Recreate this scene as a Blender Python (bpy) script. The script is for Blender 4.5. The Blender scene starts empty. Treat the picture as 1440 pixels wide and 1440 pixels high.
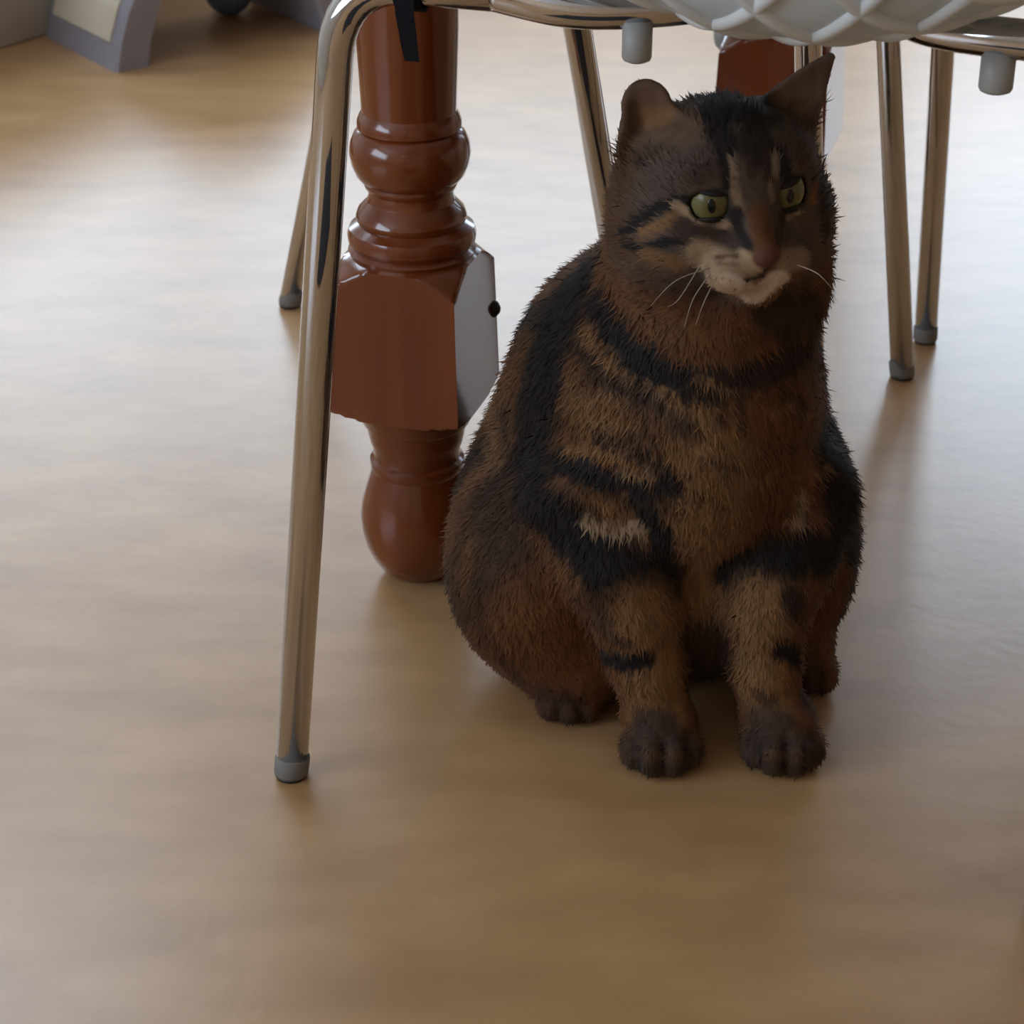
import bpy, bmesh, math, random
import numpy as np
from mathutils import Vector, Matrix, noise
from mathutils.bvhtree import BVHTree

random.seed(7)
rng = np.random.default_rng(7)
scene = bpy.context.scene
C = scene.collection
PI = math.pi

# ------------------------------------------------------------------ camera
FPX, PITCH, CAMH = 3000.0, math.radians(28.2), 0.70
cam_d = bpy.data.cameras.new('camera')
cam_d.sensor_width = 36.0
cam_d.lens = FPX / 1440.0 * 36.0
cam_d.clip_start = 0.02
cam_d.dof.use_dof = True
cam_d.dof.focus_distance = 1.16
cam_d.dof.aperture_fstop = 20.0
cam = bpy.data.objects.new('camera', cam_d)
C.objects.link(cam)
cam.location = (0, 0, CAMH)
cam.rotation_euler = (PI / 2 - PITCH, 0, 0)
scene.camera = cam

# ------------------------------------------------------------------ world + exposure
world = bpy.data.worlds.new('overcast_sky')
scene.world = world
world.use_nodes = True
wn = world.node_tree
bg = wn.nodes['Background']
bg.inputs['Color'].default_value = (0.70, 0.84, 1.0, 1)
bg.inputs['Strength'].default_value = 6.1
vs = scene.view_settings
vs.view_transform = 'Standard'
vs.look = 'None'
vs.exposure = 0.30
vs.gamma = 1.0
vs.use_curve_mapping = False


def portal(name, loc, rot, sx, sy):
    l = bpy.data.lights.new(name, 'AREA')
    l.shape = 'RECTANGLE'
    l.size, l.size_y = sx, sy
    l.cycles.is_portal = True
    o = bpy.data.objects.new(name, l)
    o.location, o.rotation_euler = loc, rot
    C.objects.link(o)


# window wall stands at Y = WY; portals look into the room (-Y)
WY = 4.7
WIN = (-2.2, 0.70, 0.85, 1.75)      # x0, x1, z0, z1 of the window over the sill
DOOR = (0.82, 2.9, 0.66, 2.0)     # second, taller window
SIDE = (-1.9, 0.5, 0.9, 2.1)      # y0, y1, z0, z1 of the window in the left wall
portal('side_window_daylight', (-3.2, (SIDE[0] + SIDE[1]) / 2, (SIDE[2] + SIDE[3]) / 2), (0, -PI / 2, 0), SIDE[3] - SIDE[2], SIDE[1] - SIDE[0])
SKY = (-2.1, -0.75, 2.7, 4.3)        # x0, x1, y0, y1 of the roof light in the ceiling
portal('roof_light_daylight', ((SKY[0] + SKY[1]) / 2, (SKY[2] + SKY[3]) / 2, 2.65), (0, 0, 0), SKY[1] - SKY[0], SKY[3] - SKY[2])
for n_, (x0, x1, z0, z1) in (('window_daylight', WIN), ('tall_window_daylight', DOOR)):
    portal(n_, ((x0 + x1) / 2, WY + 0.2, (z0 + z1) / 2), (-PI / 2, 0, 0), x1 - x0, z1 - z0)


# ------------------------------------------------------------------ helpers
def at(px, py, Y):
    """point at depth Y seen at a photo position (used to measure the place)"""
    ang = PITCH + math.atan((py - 720.0) / FPX)
    z = CAMH - Y * math.tan(ang)
    zc = Y * math.cos(PITCH) + (CAMH - z) * math.sin(PITCH)
    return Vector(((px - 720.0) / FPX * zc, Y, z))


def lin(r, g, b):
    f = lambda c: (c / 255.0 / 12.92) if c <= 10 else ((c / 255.0 + 0.055) / 1.055) ** 2.4
    return (f(r), f(g), f(b), 1)


def mat(name, color, rough=0.5, metal=0.0, spec=0.5, coat=0.0):
    m = bpy.data.materials.new(name)
    m.use_nodes = True
    p = m.node_tree.nodes['Principled BSDF']
    p.inputs['Base Color'].default_value = tuple(color)[:3] + (1,)
    p.inputs['Roughness'].default_value = rough
    p.inputs['Metallic'].default_value = metal
    p.inputs['Specular IOR Level'].default_value = spec
    p.inputs['Coat Weight'].default_value = coat
    p.inputs['Coat Roughness'].default_value = 0.08
    return m


def noisy(m, c1, c2, scale=(8, 8, 8), detail=4, bump=0.0, bscale=200.0, bdist=0.001, rough=None, lo=.35, hi=.65):
    nt = m.node_tree
    p = nt.nodes['Principled BSDF']
    tc = nt.nodes.new('ShaderNodeTexCoord')
    mp = nt.nodes.new('ShaderNodeMapping')
    mp.inputs['Scale'].default_value = scale
    nt.links.new(tc.outputs['Object'], mp.inputs['Vector'])
    nz = nt.nodes.new('ShaderNodeTexNoise')
    nz.inputs['Scale'].default_value = 1.0
    nz.inputs['Detail'].default_value = detail
    nt.links.new(mp.outputs['Vector'], nz.inputs['Vector'])
    cr = nt.nodes.new('ShaderNodeValToRGB')
    cr.color_ramp.elements[0].position = lo
    cr.color_ramp.elements[1].position = hi
    cr.color_ramp.elements[0].color = tuple(c1)[:3] + (1,)
    cr.color_ramp.elements[1].color = tuple(c2)[:3] + (1,)
    nt.links.new(nz.outputs['Fac'], cr.inputs['Fac'])
    nt.links.new(cr.outputs['Color'], p.inputs['Base Color'])
    if bump:
        n2 = nt.nodes.new('ShaderNodeTexNoise')
        n2.inputs['Scale'].default_value = bscale
        n2.inputs['Detail'].default_value = 3
        nt.links.new(tc.outputs['Object'], n2.inputs['Vector'])
        b = nt.nodes.new('ShaderNodeBump')
        b.inputs['Strength'].default_value = bump
        b.inputs['Distance'].default_value = bdist
        nt.links.new(n2.outputs['Fac'], b.inputs['Height'])
        nt.links.new(b.outputs['Normal'], p.inputs['Normal'])
    return m


M = {}
M['floor'] = noisy(mat('vinyl_floor', (.4, .3, .2), 0.30, spec=0.66), (.41, .235, .105), (.53, .318, .152),
                   scale=(11, 24, 11), detail=8, bump=0.12, bscale=110.0, bdist=0.0010, lo=.3, hi=.7)
M['wall'] = noisy(mat('wall_paint', (.7, .66, .6), 0.8), (.66, .62, .56), (.70, .66, .60), bump=.1, bscale=80)
M['wall_brown'] = noisy(mat('brown_wall_paint', (.45, .38, .31), 0.7), (.52, .37, .24), (.57, .415, .275), bump=.1, bscale=80)
M['ceil'] = noisy(mat('ceiling_paint', (.8, .8, .78), 0.9), (.76, .76, .74), (.80, .80, .78))
M['frame'] = noisy(mat('white_frame', (.8, .8, .8), 0.4), (.76, .76, .76), (.82, .82, .82))
M['chrome'] = noisy(mat('chrome', (.60, .61, .64), 0.06, metal=1.0), (.58, .59, .62), (.64, .65, .68), scale=(30, 30, 4))
M['rubber'] = noisy(mat('grey_rubber', (.2, .2, .2), 0.6), (.17, .165, .16), (.22, .215, .21), scale=(60, 60, 60))
M['rubber_dark'] = noisy(mat('dark_rubber', (.03, .03, .03), 0.6), (.02, .02, .02), (.035, .03, .03), scale=(60, 60, 60))
M['bumper'] = noisy(mat('grey_plastic', (.35, .35, .34), 0.45), (.33, .33, .32), (.38, .38, .37), scale=(40, 40, 40))
M['shell'] = noisy(mat('white_plastic', (.7, .74, .76), 0.35), (.66, .71, .74), (.74, .78, .80), scale=(10, 10, 10))
M['gap_light'] = noisy(mat('bluish_gap_light', (.6, .68, .74), 0.4), (.56, .65, .71), (.64, .72, .78), scale=(10, 10, 10))  # sheet behind the net; bluish light in the openings put into its colour
M['wood'] = noisy(mat('mahogany_varnish', (.2, .06, .02), 0.22, spec=.5, coat=0.5), (.125, .025, .006), (.215, .050, .011),
                  scale=(26, 26, 3.2), detail=6, bump=.04, bscale=90)
M['strap'] = noisy(mat('black_strap', (.005, .005, .008), 0.85, spec=.2), (.004, .004, .007), (.008, .008, .012), scale=(300, 300, 300))
M['cream'] = noisy(mat('cream_laminate', (.6, .54, .42), 0.5), (.58, .51, .39), (.64, .57, .44), scale=(9, 9, 9))
M['lilac'] = noisy(mat('grey_lilac_edge', (.28, .27, .31), 0.5), (.25, .24, .28), (.31, .30, .345), scale=(14, 14, 14))
M['blue'] = noisy(mat('dusty_blue', (.12, .18, .28), 0.5), (.10, .15, .25), (.15, .21, .31), scale=(20, 20, 20))
M['cabinet'] = noisy(mat('cabinet_beige', (.42, .36, .29), 0.45), (.40, .335, .27), (.45, .385, .315), scale=(3, 3, 12))
M['worktop'] = noisy(mat('worktop_grey', (.3, .28, .26), 0.35), (.26, .24, .22), (.36, .34, .31), scale=(70, 70, 70))


def link(name, me, m=None, parent=None, smooth=True):
    o = bpy.data.objects.new(name, me)
    C.objects.link(o)
    if m is not None:
        me.materials.append(m)
    if smooth:
        me.shade_smooth()
    if parent is not None:
        o.parent = parent
        o.matrix_parent_inverse = parent.matrix_basis.inverted()
    return o


def from_bm(name, bm, m, parent=None, smooth=False):
    bmesh.ops.recalc_face_normals(bm, faces=bm.faces)
    me = bpy.data.meshes.new(name)
    bm.to_mesh(me)
    bm.free()
    return link(name, me, m, parent, smooth)


def thing(name, loc, label, cat, group=None):
    o = bpy.data.objects.new(name, None)
    o.empty_display_size = 0.05
    o.location = loc
    C.objects.link(o)
    o['label'], o['category'] = label, cat
    if group:
        o['group'] = group
    return o


def struct(o):
    o['kind'] = 'structure'
    return o


def add_box(bm, lo, hi, axes=None, origin=None):
    vs_ = []
    for k in range(8):
        p = Vector((hi[0] if k & 1 else lo[0], hi[1] if k & 2 else lo[1], hi[2] if k & 4 else lo[2]))
        if axes:
            p = origin + axes[0] * p.x + axes[1] * p.y + axes[2] * p.z
        vs_.append(bm.verts.new(p))
    for f in ((0, 1, 3, 2), (4, 6, 7, 5), (0, 4, 5, 1), (2, 3, 7, 6), (0, 2, 6, 4), (1, 5, 7, 3)):
        bm.faces.new([vs_[i] for i in f])


def box(name, lo, hi, m, parent=None, axes=None, origin=None, bevel=0.0):
    bm = bmesh.new()
    add_box(bm, lo, hi, axes, origin)
    if bevel:
        bmesh.ops.bevel(bm, geom=list(bm.edges), offset=bevel, segments=3, affect='EDGES', profile=0.5)
    return from_bm(name, bm, m, parent, False)


def fillet(pts, r, n=8):
    pts = [Vector(p) for p in pts]
    out = [pts[0]]
    for i in range(1, len(pts) - 1):
        a, b, c = pts[i - 1], pts[i], pts[i + 1]
        d1, d2 = (a - b), (c - b)
        rr = min(r, d1.length * .49, d2.length * .49)
        p0, p2 = b + d1.normalized() * rr, b + d2.normalized() * rr
        for k in range(n + 1):
            t = k / n
            out.append(p0 * (1 - t) ** 2 + b * 2 * t * (1 - t) + p2 * t * t)
    out.append(pts[-1])
    return out


def smooth_path(pts, n=8):
    pts = [Vector(p) for p in pts]
    out = []
    for i in range(len(pts) - 1):
        p0, p1, p2, p3 = pts[max(i - 1, 0)], pts[i], pts[i + 1], pts[min(i + 2, len(pts) - 1)]
        for k in range(n):
            t = k / n
            out.append(0.5 * ((2 * p1) + (p2 - p0) * t + (2 * p0 - 5 * p1 + 4 * p2 - p3) * t * t + (-p0 + 3 * p1 - 3 * p2 + p3) * t ** 3))
    out.append(pts[-1])
    return out


def sweep(bm, path, r, seg=20):
    """tube along a path; r is a number or a list"""
    rs = r if isinstance(r, (list, tuple)) else [r] * len(path)
    t0 = (path[1] - path[0]).normalized()
    up = Vector((0, 0, 1)) if abs(t0.z) < .9 else Vector((1, 0, 0))
    nrm = t0.cross(up).normalized()
    rings = []
    for i, p in enumerate(path):
        t = (path[min(i + 1, len(path) - 1)] - path[max(i - 1, 0)]).normalized()
        nrm = (nrm - t * nrm.dot(t)).normalized()
        b = t.cross(nrm)
        rings.append([bm.verts.new(p + (nrm * math.cos(2 * PI * k / seg) + b * math.sin(2 * PI * k / seg)) * rs[i]) for k in range(seg)])
    for a, b in zip(rings[:-1], rings[1:]):
        for k in range(seg):
            bm.faces.new((a[k], a[(k + 1) % seg], b[(k + 1) % seg], b[k]))
    bm.faces.new(rings[0][::-1])
    bm.faces.new(rings[-1])


def tube(name, path, r, m, parent, seg=20):
    bm = bmesh.new()
    sweep(bm, path, r, seg)
    o = from_bm(name, bm, m, parent, True)
    return o


def lathe(name, prof, axis_pt, m, parent, seg=64, square=None, rot=0.0, fat=1.0):
    """surface of revolution; prof = [(z, r)], square(z) limits it to a square block of that half width"""
    bm = bmesh.new()
    rings = []
    for z, r in prof:
        ring = []
        for k in range(seg):
            th = 2 * PI * k / seg
            rr = r
            if square:
                h = square(z)
                if h:
                    a = ((th + PI / 4) % (PI / 2)) - PI / 4
                    rr = min(r, h / math.cos(a))
            rr *= fat
            ring.append(bm.verts.new((axis_pt[0] + rr * math.cos(th + rot), axis_pt[1] + rr * math.sin(th + rot), axis_pt[2] + z)))
        rings.append(ring)
    for a, b in zip(rings[:-1], rings[1:]):
        for k in range(seg):
            bm.faces.new((a[k], a[(k + 1) % seg], b[(k + 1) % seg], b[k]))
    bm.faces.new(rings[0][::-1])
    bm.faces.new(rings[-1])
    bmesh.ops.recalc_face_normals(bm, faces=bm.faces)
    for e in bm.edges:
        if len(e.link_faces) == 2 and e.calc_face_angle() > math.radians(28):
            e.smooth = False
    me = bpy.data.meshes.new(name)
    bm.to_mesh(me)
    bm.free()
    o = link(name, me, m, parent, False)
    for p in me.polygons:
        p.use_smooth = True
    return o


# ------------------------------------------------------------------ room
XL, XR, YF, ZC = -3.0, 3.7, -2.6, 2.5
struct(box('floor', (XL, YF, -0.05), (XR, WY + .15, 0.0), M['floor']))
bm = bmesh.new()
for (xa, xb, ya, yb) in ((XL, SKY[0], YF, WY + .15), (SKY[1], XR, YF, WY + .15), (SKY[0], SKY[1], YF, SKY[2]), (SKY[0], SKY[1], SKY[3], WY + .15)):
    add_box(bm, (xa, ya, ZC), (xb, yb, ZC + .1))
struct(from_bm('ceiling', bm, M['ceil']))
bm = bmesh.new()
for (ya, yb, za, zb) in ((YF, SIDE[0], 0, ZC), (SIDE[0], SIDE[1], 0, SIDE[2]), (SIDE[0], SIDE[1], SIDE[3], ZC), (SIDE[1], WY + .15, 0, ZC)):
    add_box(bm, (XL - .12, ya, za), (XL, yb, zb))
struct(from_bm('wall_left', bm, M['wall']))
struct(box('wall_right', (XR, YF, 0), (XR + .12, WY + .15, ZC), M['wall_brown']))
struct(box('wall_front', (XL, YF - .12, 0), (XR, YF, ZC), M['wall_brown']))
bm = bmesh.new()
y0, y1 = WY, WY + .15
for (xa, xb, za, zb) in ((XL, WIN[0], 0, ZC), (WIN[0], WIN[1], 0, WIN[2]), (WIN[0], WIN[1], WIN[3], ZC),
                         (WIN[1], DOOR[0], 0, ZC), (DOOR[0], DOOR[1], 0, DOOR[2]), (DOOR[0], DOOR[1], DOOR[3], ZC), (DOOR[1], XR, 0, ZC)):
    add_box(bm, (xa, y0, za), (xb, y1, zb))
struct(from_bm('wall_back', bm, M['wall']))


def opening_frame(name, rect, mullions):
    x0, x1, z0, z1 = rect
    bm = bmesh.new()
    w = .05
    for lo, hi in (((x0, y0 + .03, z0), (x0 + w, y0 + .1, z1)), ((x1 - w, y0 + .03, z0), (x1, y0 + .1, z1)),
                   ((x0 + w, y0 + .03, z1 - w), (x1 - w, y0 + .1, z1)), ((x0 + w, y0 + .03, z0), (x1 - w, y0 + .1, z0 + w))):
        add_box(bm, lo, hi)
    for k in range(1, mullions):
        x = x0 + (x1 - x0) * k / mullions
        add_box(bm, (x - w / 2, y0 + .035, z0 + w), (x + w / 2, y0 + .095, z1 - w))
    struct(from_bm(name, bm, M['frame']))


opening_frame('window_1', WIN, 2)
opening_frame('window_3', DOOR, 2)

bm = bmesh.new()      # roof light frame
w = .05
for lo, hi in (((SKY[0], SKY[2], ZC + .1), (SKY[0] + w, SKY[3], ZC + .16)), ((SKY[1] - w, SKY[2], ZC + .1), (SKY[1], SKY[3], ZC + .16)),
               ((SKY[0] + w, SKY[2], ZC + .1), (SKY[1] - w, SKY[2] + w, ZC + .16)), ((SKY[0] + w, SKY[3] - w, ZC + .1), (SKY[1] - w, SKY[3], ZC + .16))):
    add_box(bm, lo, hi)
struct(from_bm('window_2', bm, M['frame']))

# ------------------------------------------------------------------ table
RB = math.radians(17.0)
b_ = Vector((math.cos(RB), -math.sin(RB), 0))     # along the near side of the table
a_ = Vector((math.sin(RB), math.cos(RB), 0))      # away from the camera
U_ = Vector((0, 0, 1))
T0 = Vector((-0.061, 1.226, 0))

# silhouette of the turned leg: photo height -> half width, at the leg's own depth
prof_px = [(808, 34), (804, 46), (796, 56), (782, 66), (765, 74), (745, 79), (725, 81), (705, 79), (688, 74), (670, 68), (658, 64), (652, 66), (644, 66),
           (640, 61), (628, 61), (618, 65), (606, 68), (598, 69), (592, 71), (588, 76), (580, 79), (574, 82), (564, 85)]
prof_up = [(352, 88), (347, 90), (342, 84), (339, 86), (334, 90), (325, 91), (317, 88), (312, 80), (309, 75), (306, 77), (300, 78), (292, 75),
           (285, 68), (279, 62), (272, 60), (265, 60), (261, 64), (256, 66), (252, 65), (250, 70), (242, 77), (228, 83), (212, 86), (198, 84), (186, 79),
           (181, 74), (178, 70), (176, 74), (168, 74), (160, 71), (154, 67)]


def leg_profile():
    def cv(y, w):
        p = at(583, y, T0.y)
        zc = p.y * math.cos(PITCH) + (CAMH - p.z) * math.sin(PITCH)
        return p.z, w * zc / FPX
    low = [cv(*q) for q in prof_px]
    up = [cv(*q) for q in prof_up]
    z_low, z_up = low[-1][0], up[0][0]
    zoff = low[0][0]
    low = [((z - zoff) / (z_low - zoff) * z_low, r) for z, r in low]      # foot sits on the floor
    prof = list(low)
    n = 60
    for i in range(1, n):
        t = i / n
        z = z_low + (z_up - z_low) * t
        r = min(0.0425 + 0.0185 * (z - z_low) / .006, 0.0405 + 0.0185 * (z_up - z) / .017, .0615)
        prof.append((z, r))
    prof += up
    ztop, rtop = prof[-1]
    for z, r in ((ztop + .05, .0302), (ztop + .12, .0300), (.55, .0315), (.60, .034), (.604, .0405), (.612, .0405), (.616, .037), (.62, .075), (.70, .075)):
        prof.append((z, r))
    zb0, zb1 = z_low, z_up
    def sq(z):
        if zb0 - .001 <= z <= zb1 + .001:
            t = (z - zb0) / (zb1 - zb0)
            return 0.0425 - 0.0030 * t
        if z > .615:
            return 0.042
        return None
    return prof, sq


LP, LSQ = leg_profile()
table = thing('dining_table', (T0.x, T0.y, 0), 'wooden dining table on turned reddish-brown varnished legs', 'table')
LEGS = [T0, Vector((0.224, 1.735, 0)), T0 + b_ * 1.08, Vector((0.224, 1.735, 0)) + b_ * 0.95]
for i, q in enumerate(LEGS):
    lg = lathe('leg', LP, q, M['wood'], table, 128, LSQ, -RB, 1.12 if i % 2 else 1.0)
    if i == 0:
        kb, ksz, kd = q + b_ * .0345 + a_ * .0365 + U_ * .176, .0065, b_
        mk = M['rubber_dark']
    elif i == 1:
        kb, ksz, kd = q - b_ * .046 - a_ * .01 + U_ * .215, .013, -b_
        mk = M['bumper']
    else:
        continue
    bm = bmesh.new()
    sweep(bm, [kb - kd * .004, kb + kd * .002, kb + kd * .005, kb + kd * .008, kb + kd * .010],
          [ksz, ksz, ksz * .95, ksz * .75, ksz * .35], 20)
    o = from_bm('knob', bm, mk, lg, True)
    o['label'] = 'small dark knob on the leg side' if i == 0 else 'small grey knob on the leg side'
bm = bmesh.new()
add_box(bm, (-.34, -.125, .70), (1.42, .80, .735), (b_, a_, U_), T0)
bmesh.ops.bevel(bm, geom=list(bm.edges), offset=.008, segments=3, affect='EDGES', profile=.5)
from_bm('tabletop', bm, M['wood'], table)
box('apron', (-.02, -.012, .62), (1.1, .012, .70), M['wood'], table, (b_, a_, U_), T0)
box('apron', (.14, .50, .62), (1.1, .524, .70), M['wood'], table, (b_, a_, U_), T0)

# ------------------------------------------------------------------ chairs
TR = 0.0092


def chair_leg(parent, foot, path_after, r=TR):
    """leg from the floor up and round its bend; rubber cap at the foot"""
    foot = Vector(foot)
    pts = [foot + U_ * .004] + [Vector(p) for p in path_after]
    path = fillet(pts, .045, 10)
    o = tube('leg', path, r, M['chrome'], parent, 28)
    d = (pts[1] - pts[0]).normalized()
    bm = bmesh.new()
    p0 = foot
    sweep(bm, [p0 + U_ * .0015, p0 + U_ * .003, p0 + d * .0125, p0 + d * .0135], [r * .98, r * 1.06, r * 1.07, r * 1.04], 28)
    c = from_bm('foot_cap', bm, M['rubber'], o, True)
    c['label'] = 'grey rubber foot cap'
    bm = bmesh.new()
    sweep(bm, [p0 + U_ * .0002, p0 + U_ * .0022], [r * .92, r * 1.02], 28)
    from_bm('sole_pad', bm, M['rubber_dark'], o, True)
    return o


def net_shell(name, parent, O, B, A, s0, s1, prof, cell=(.045, .056), bow=2.2, res=.0030, amp=.0042, thick=.005):
    """bucket seat: profile (a, z) swept across s with raised diamond ribs on the outside"""
    path = smooth_path([Vector((p[0], 0, p[1])) for p in prof], 14)
    L = [0.0]
    for p, q in zip(path[:-1], path[1:]):
        L.append(L[-1] + (q - p).length)
    nt = max(8, int(L[-1] / res))
    ns = max(8, int((s1 - s0) / res))
    ts = np.linspace(0, L[-1], nt + 1)
    pa = np.interp(ts, L, [p.x for p in path])
    pz = np.interp(ts, L, [p.z for p in path])
    ta, tz = np.gradient(pa), np.gradient(pz)
    ln = np.hypot(ta, tz)
    na, nz = tz / ln, -ta / ln                   # normal candidates
    # outside = below / towards the camera
    sgn = np.where(nz < 0, 1, -1)
    if True:
        sgn = np.ones_like(nz) * (1 if nz[len(nz) // 3] < 0 else -1)
    na, nz = na * sgn, nz * sgn
    sm = (s0 + s1) / 2
    ss = np.linspace(s0, s1, ns + 1)
    S, T = np.meshgrid(ss, ts, indexing='ij')
    # rounded outline
    tt = T / L[-1]
    narrow = 1 - .16 * np.clip((tt - .55) / .45, 0, 1) ** 2 - .12 * np.clip((.12 - tt) / .12, 0, 1) ** 2
    X = (S - sm) * narrow
    ZB = bow * X ** 2
    disp = np.zeros_like(S)
    NA, NZ = na[None, :], nz[None, :]
    # bowl: lift the sides (up for the seat, inward for the back)
    Ac = pa[None, :] - ZB * NA
    Zc = pz[None, :] - ZB * NZ
    out = [(X + sm, Ac + NA * disp, Zc + NZ * disp), (X + sm, Ac - NA * thick, Zc - NZ * thick)]
    verts = []
    for (s, a, z) in out:
        P = np.array(O)[None, None, :] + s[..., None] * np.array(B) + a[..., None] * np.array(A) + z[..., None] * np.array((0, 0, 1.0))
        verts.append(P.reshape(-1, 3))
    V = np.concatenate(verts)
    W = nt + 1
    off = (ns + 1) * W
    i, j = np.meshgrid(np.arange(ns), np.arange(nt), indexing='ij')
    k = (i * W + j).ravel()
    F = [np.stack([k, k + 1, k + W + 1, k + W], 1), np.stack([off + k, off + k + W, off + k + W + 1, off + k + 1], 1)]
    for idx in (np.arange(W), ns * W + np.arange(W), np.arange(ns + 1) * W, np.arange(ns + 1) * W + nt):
        F.append(np.stack([idx[:-1], idx[1:], off + idx[1:], off + idx[:-1]], 1))
    me = bpy.data.meshes.new(name)
    me.from_pydata(V.tolist(), [], np.concatenate(F).tolist())
    bm = bmesh.new()
    bm.from_mesh(me)
    bmesh.ops.recalc_face_normals(bm, faces=bm.faces)
    bm.to_mesh(me)
    bm.free()
    o = link(name, me, M['gap_light'], parent, True)
    # raised ribs: two families of crossing strips and a rim, moulded as one net
    Lt = L[-1]
    ts_ = ts

    def surf(s, t_):
        a0, z0 = np.interp(t_, ts_, pa), np.interp(t_, ts_, pz)
        n0, n1 = np.interp(t_, ts_, na), np.interp(t_, ts_, nz)
        l_ = math.hypot(n0, n1)
        n0, n1 = n0 / l_, n1 / l_
        u = t_ / Lt
        nar = 1 - .16 * min(max((u - .55) / .45, 0), 1) ** 2 - .12 * min(max((.12 - u) / .12, 0), 1) ** 2
        x = (s - sm) * nar
        zb = bow * x * x
        P = Vector(O) + Vector(B) * (x + sm) + Vector(A) * (a0 - zb * n0) + U_ * (z0 - zb * n1)
        Nn = (Vector(A) * n0 + U_ * n1 + Vector(B) * (2 * bow * x)).normalized()
        return P, Nn

    bm = bmesh.new()

    def rib(pts, w, h):
        P = [surf(*q) for q in pts]
        prev = None
        for i, (p, n) in enumerate(P):
            tg = (P[min(i + 1, len(P) - 1)][0] - P[max(i - 1, 0)][0]).normalized()
            sd = tg.cross(n).normalized()
            ring = [bm.verts.new(p + sd * (w * c) + n * (h * e - .0015)) for c, e in
                    ((-.62, 0), (-.55, .55), (-.32, .9), (0, 1), (.32, .9), (.55, .55), (.62, 0))]
            if prev:
                for k in range(6):
                    bm.faces.new((prev[k], prev[k + 1], ring[k + 1], ring[k]))
            else:
                bm.faces.new(ring[::-1])
            prev = ring
        bm.faces.new(prev)

    cw, chh = cell
    step = .004 if res < .005 else .012
    for sg in (1, -1):
        # line: s / cw + sg * t / chh = k  (slightly waved so the meshes come out lens shaped)
        ks = [s0 / cw + min(0, sg * Lt / chh), s1 / cw + max(0, sg * Lt / chh)]
        for k in range(math.floor(ks[0]), math.ceil(ks[1]) + 1):
            pts = []
            m = int(Lt / step)
            for i in range(m + 1):
                t_ = Lt * i / m
                ph = 2 * PI * t_ / chh
                s = cw * (k - sg * t_ / chh) + sg * .09 * cw * math.sin(2 * ph) * 0 
                if s0 <= s <= s1:
                    pts.append((s, t_))
            if len(pts) > 3:
                rib(pts, .0068, .0050)
    n_ = int(Lt / .008)
    for sv in (s0 + .003, s1 - .003):
        rib([(sv, Lt * i / n_) for i in range(n_ + 1)], .009, .0055)
    n_ = int((s1 - s0) / .008)
    for tv in (.003, Lt - .003):
        rib([(s0 + (s1 - s0) * i / n_, tv) for i in range(n_ + 1)], .009, .0055)
    rb_ = from_bm('seat_net', bm, M['shell'], parent, True)
    rb_['label'] = 'white moulded net ribs'
    return o


def fr(O, s, a, z):
    return O + b_ * s + a_ * a + U_ * z


# --- chair in front: back of its white net shell faces the camera
O1 = Vector((-0.051, 1.02, 0))
ch = thing('net_chair', (0.10, 1.15, 0), 'white net-shell chair on chrome tube legs with a black strap, beside the cat', 'chair', None)
ZB_ = .4385
wL, wR = fr(O1, -.033, -.002, ZB_ + .002), fr(O1, .375, -.002, ZB_)
jL, jR = fr(O1, .045, 0, ZB_ + .001), fr(O1, .30, 0, ZB_ - .002)
chair_leg(ch, (-0.1245, 0.991, 0), [wL, jL])
chair_leg(ch, (0.272, 0.8665, 0), [wR, jR])
bar = smooth_path([jL, fr(O1, .085, 0, ZB_ - .004), fr(O1, .13, .016, ZB_ - .003), fr(O1, .17, .045, ZB_), fr(O1, .21, .045, ZB_),
                   fr(O1, .25, .014, ZB_ - .003), jR], 8)
tube('crossbar', bar, TR, M['chrome'], ch, 28)
rl_t, rr_t = Vector((0.024, 1.297, .434)), Vector((0.024, 1.297, .434)) + b_ * .36
jl2, jr2 = rl_t + b_ * .07, rr_t - b_ * .07
chair_leg(ch, (0.098, 1.42, 0), [rl_t, jl2])
chair_leg(ch, Vector((0.098, 1.42, 0)) + b_ * .33, [rr_t, jr2])
tube('crossbar', [jl2, (jl2 + jr2) / 2, jr2], TR, M['chrome'], ch, 24)
for s, zz, r in ((.114, ZB_ - .004, .0072), (.281, ZB_ - .004, .0078)):
    p = fr(O1, s, .003, zz)
    bm = bmesh.new()
    sweep(bm, [p - U_ * .004, p - U_ * .021, p - U_ * .0225, p - U_ * .0235], [r, r, r * .9, r * .6], 24)
    from_bm('bumper', bm, M['bumper'], ch, True)['label'] = 'grey plastic bumper under the crossbar'
net_shell('seat_shell', ch, O1, b_, a_, -.015, .395,
          [(.33, .456), (.24, .456), (.15, .453), (.07, .446), (.005, .4335), (-.030, .4385), (-.058, .462), (-.078, .51), (-.09, .62), (-.115, .76), (-.12, .80)], bow=2.5)
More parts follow.
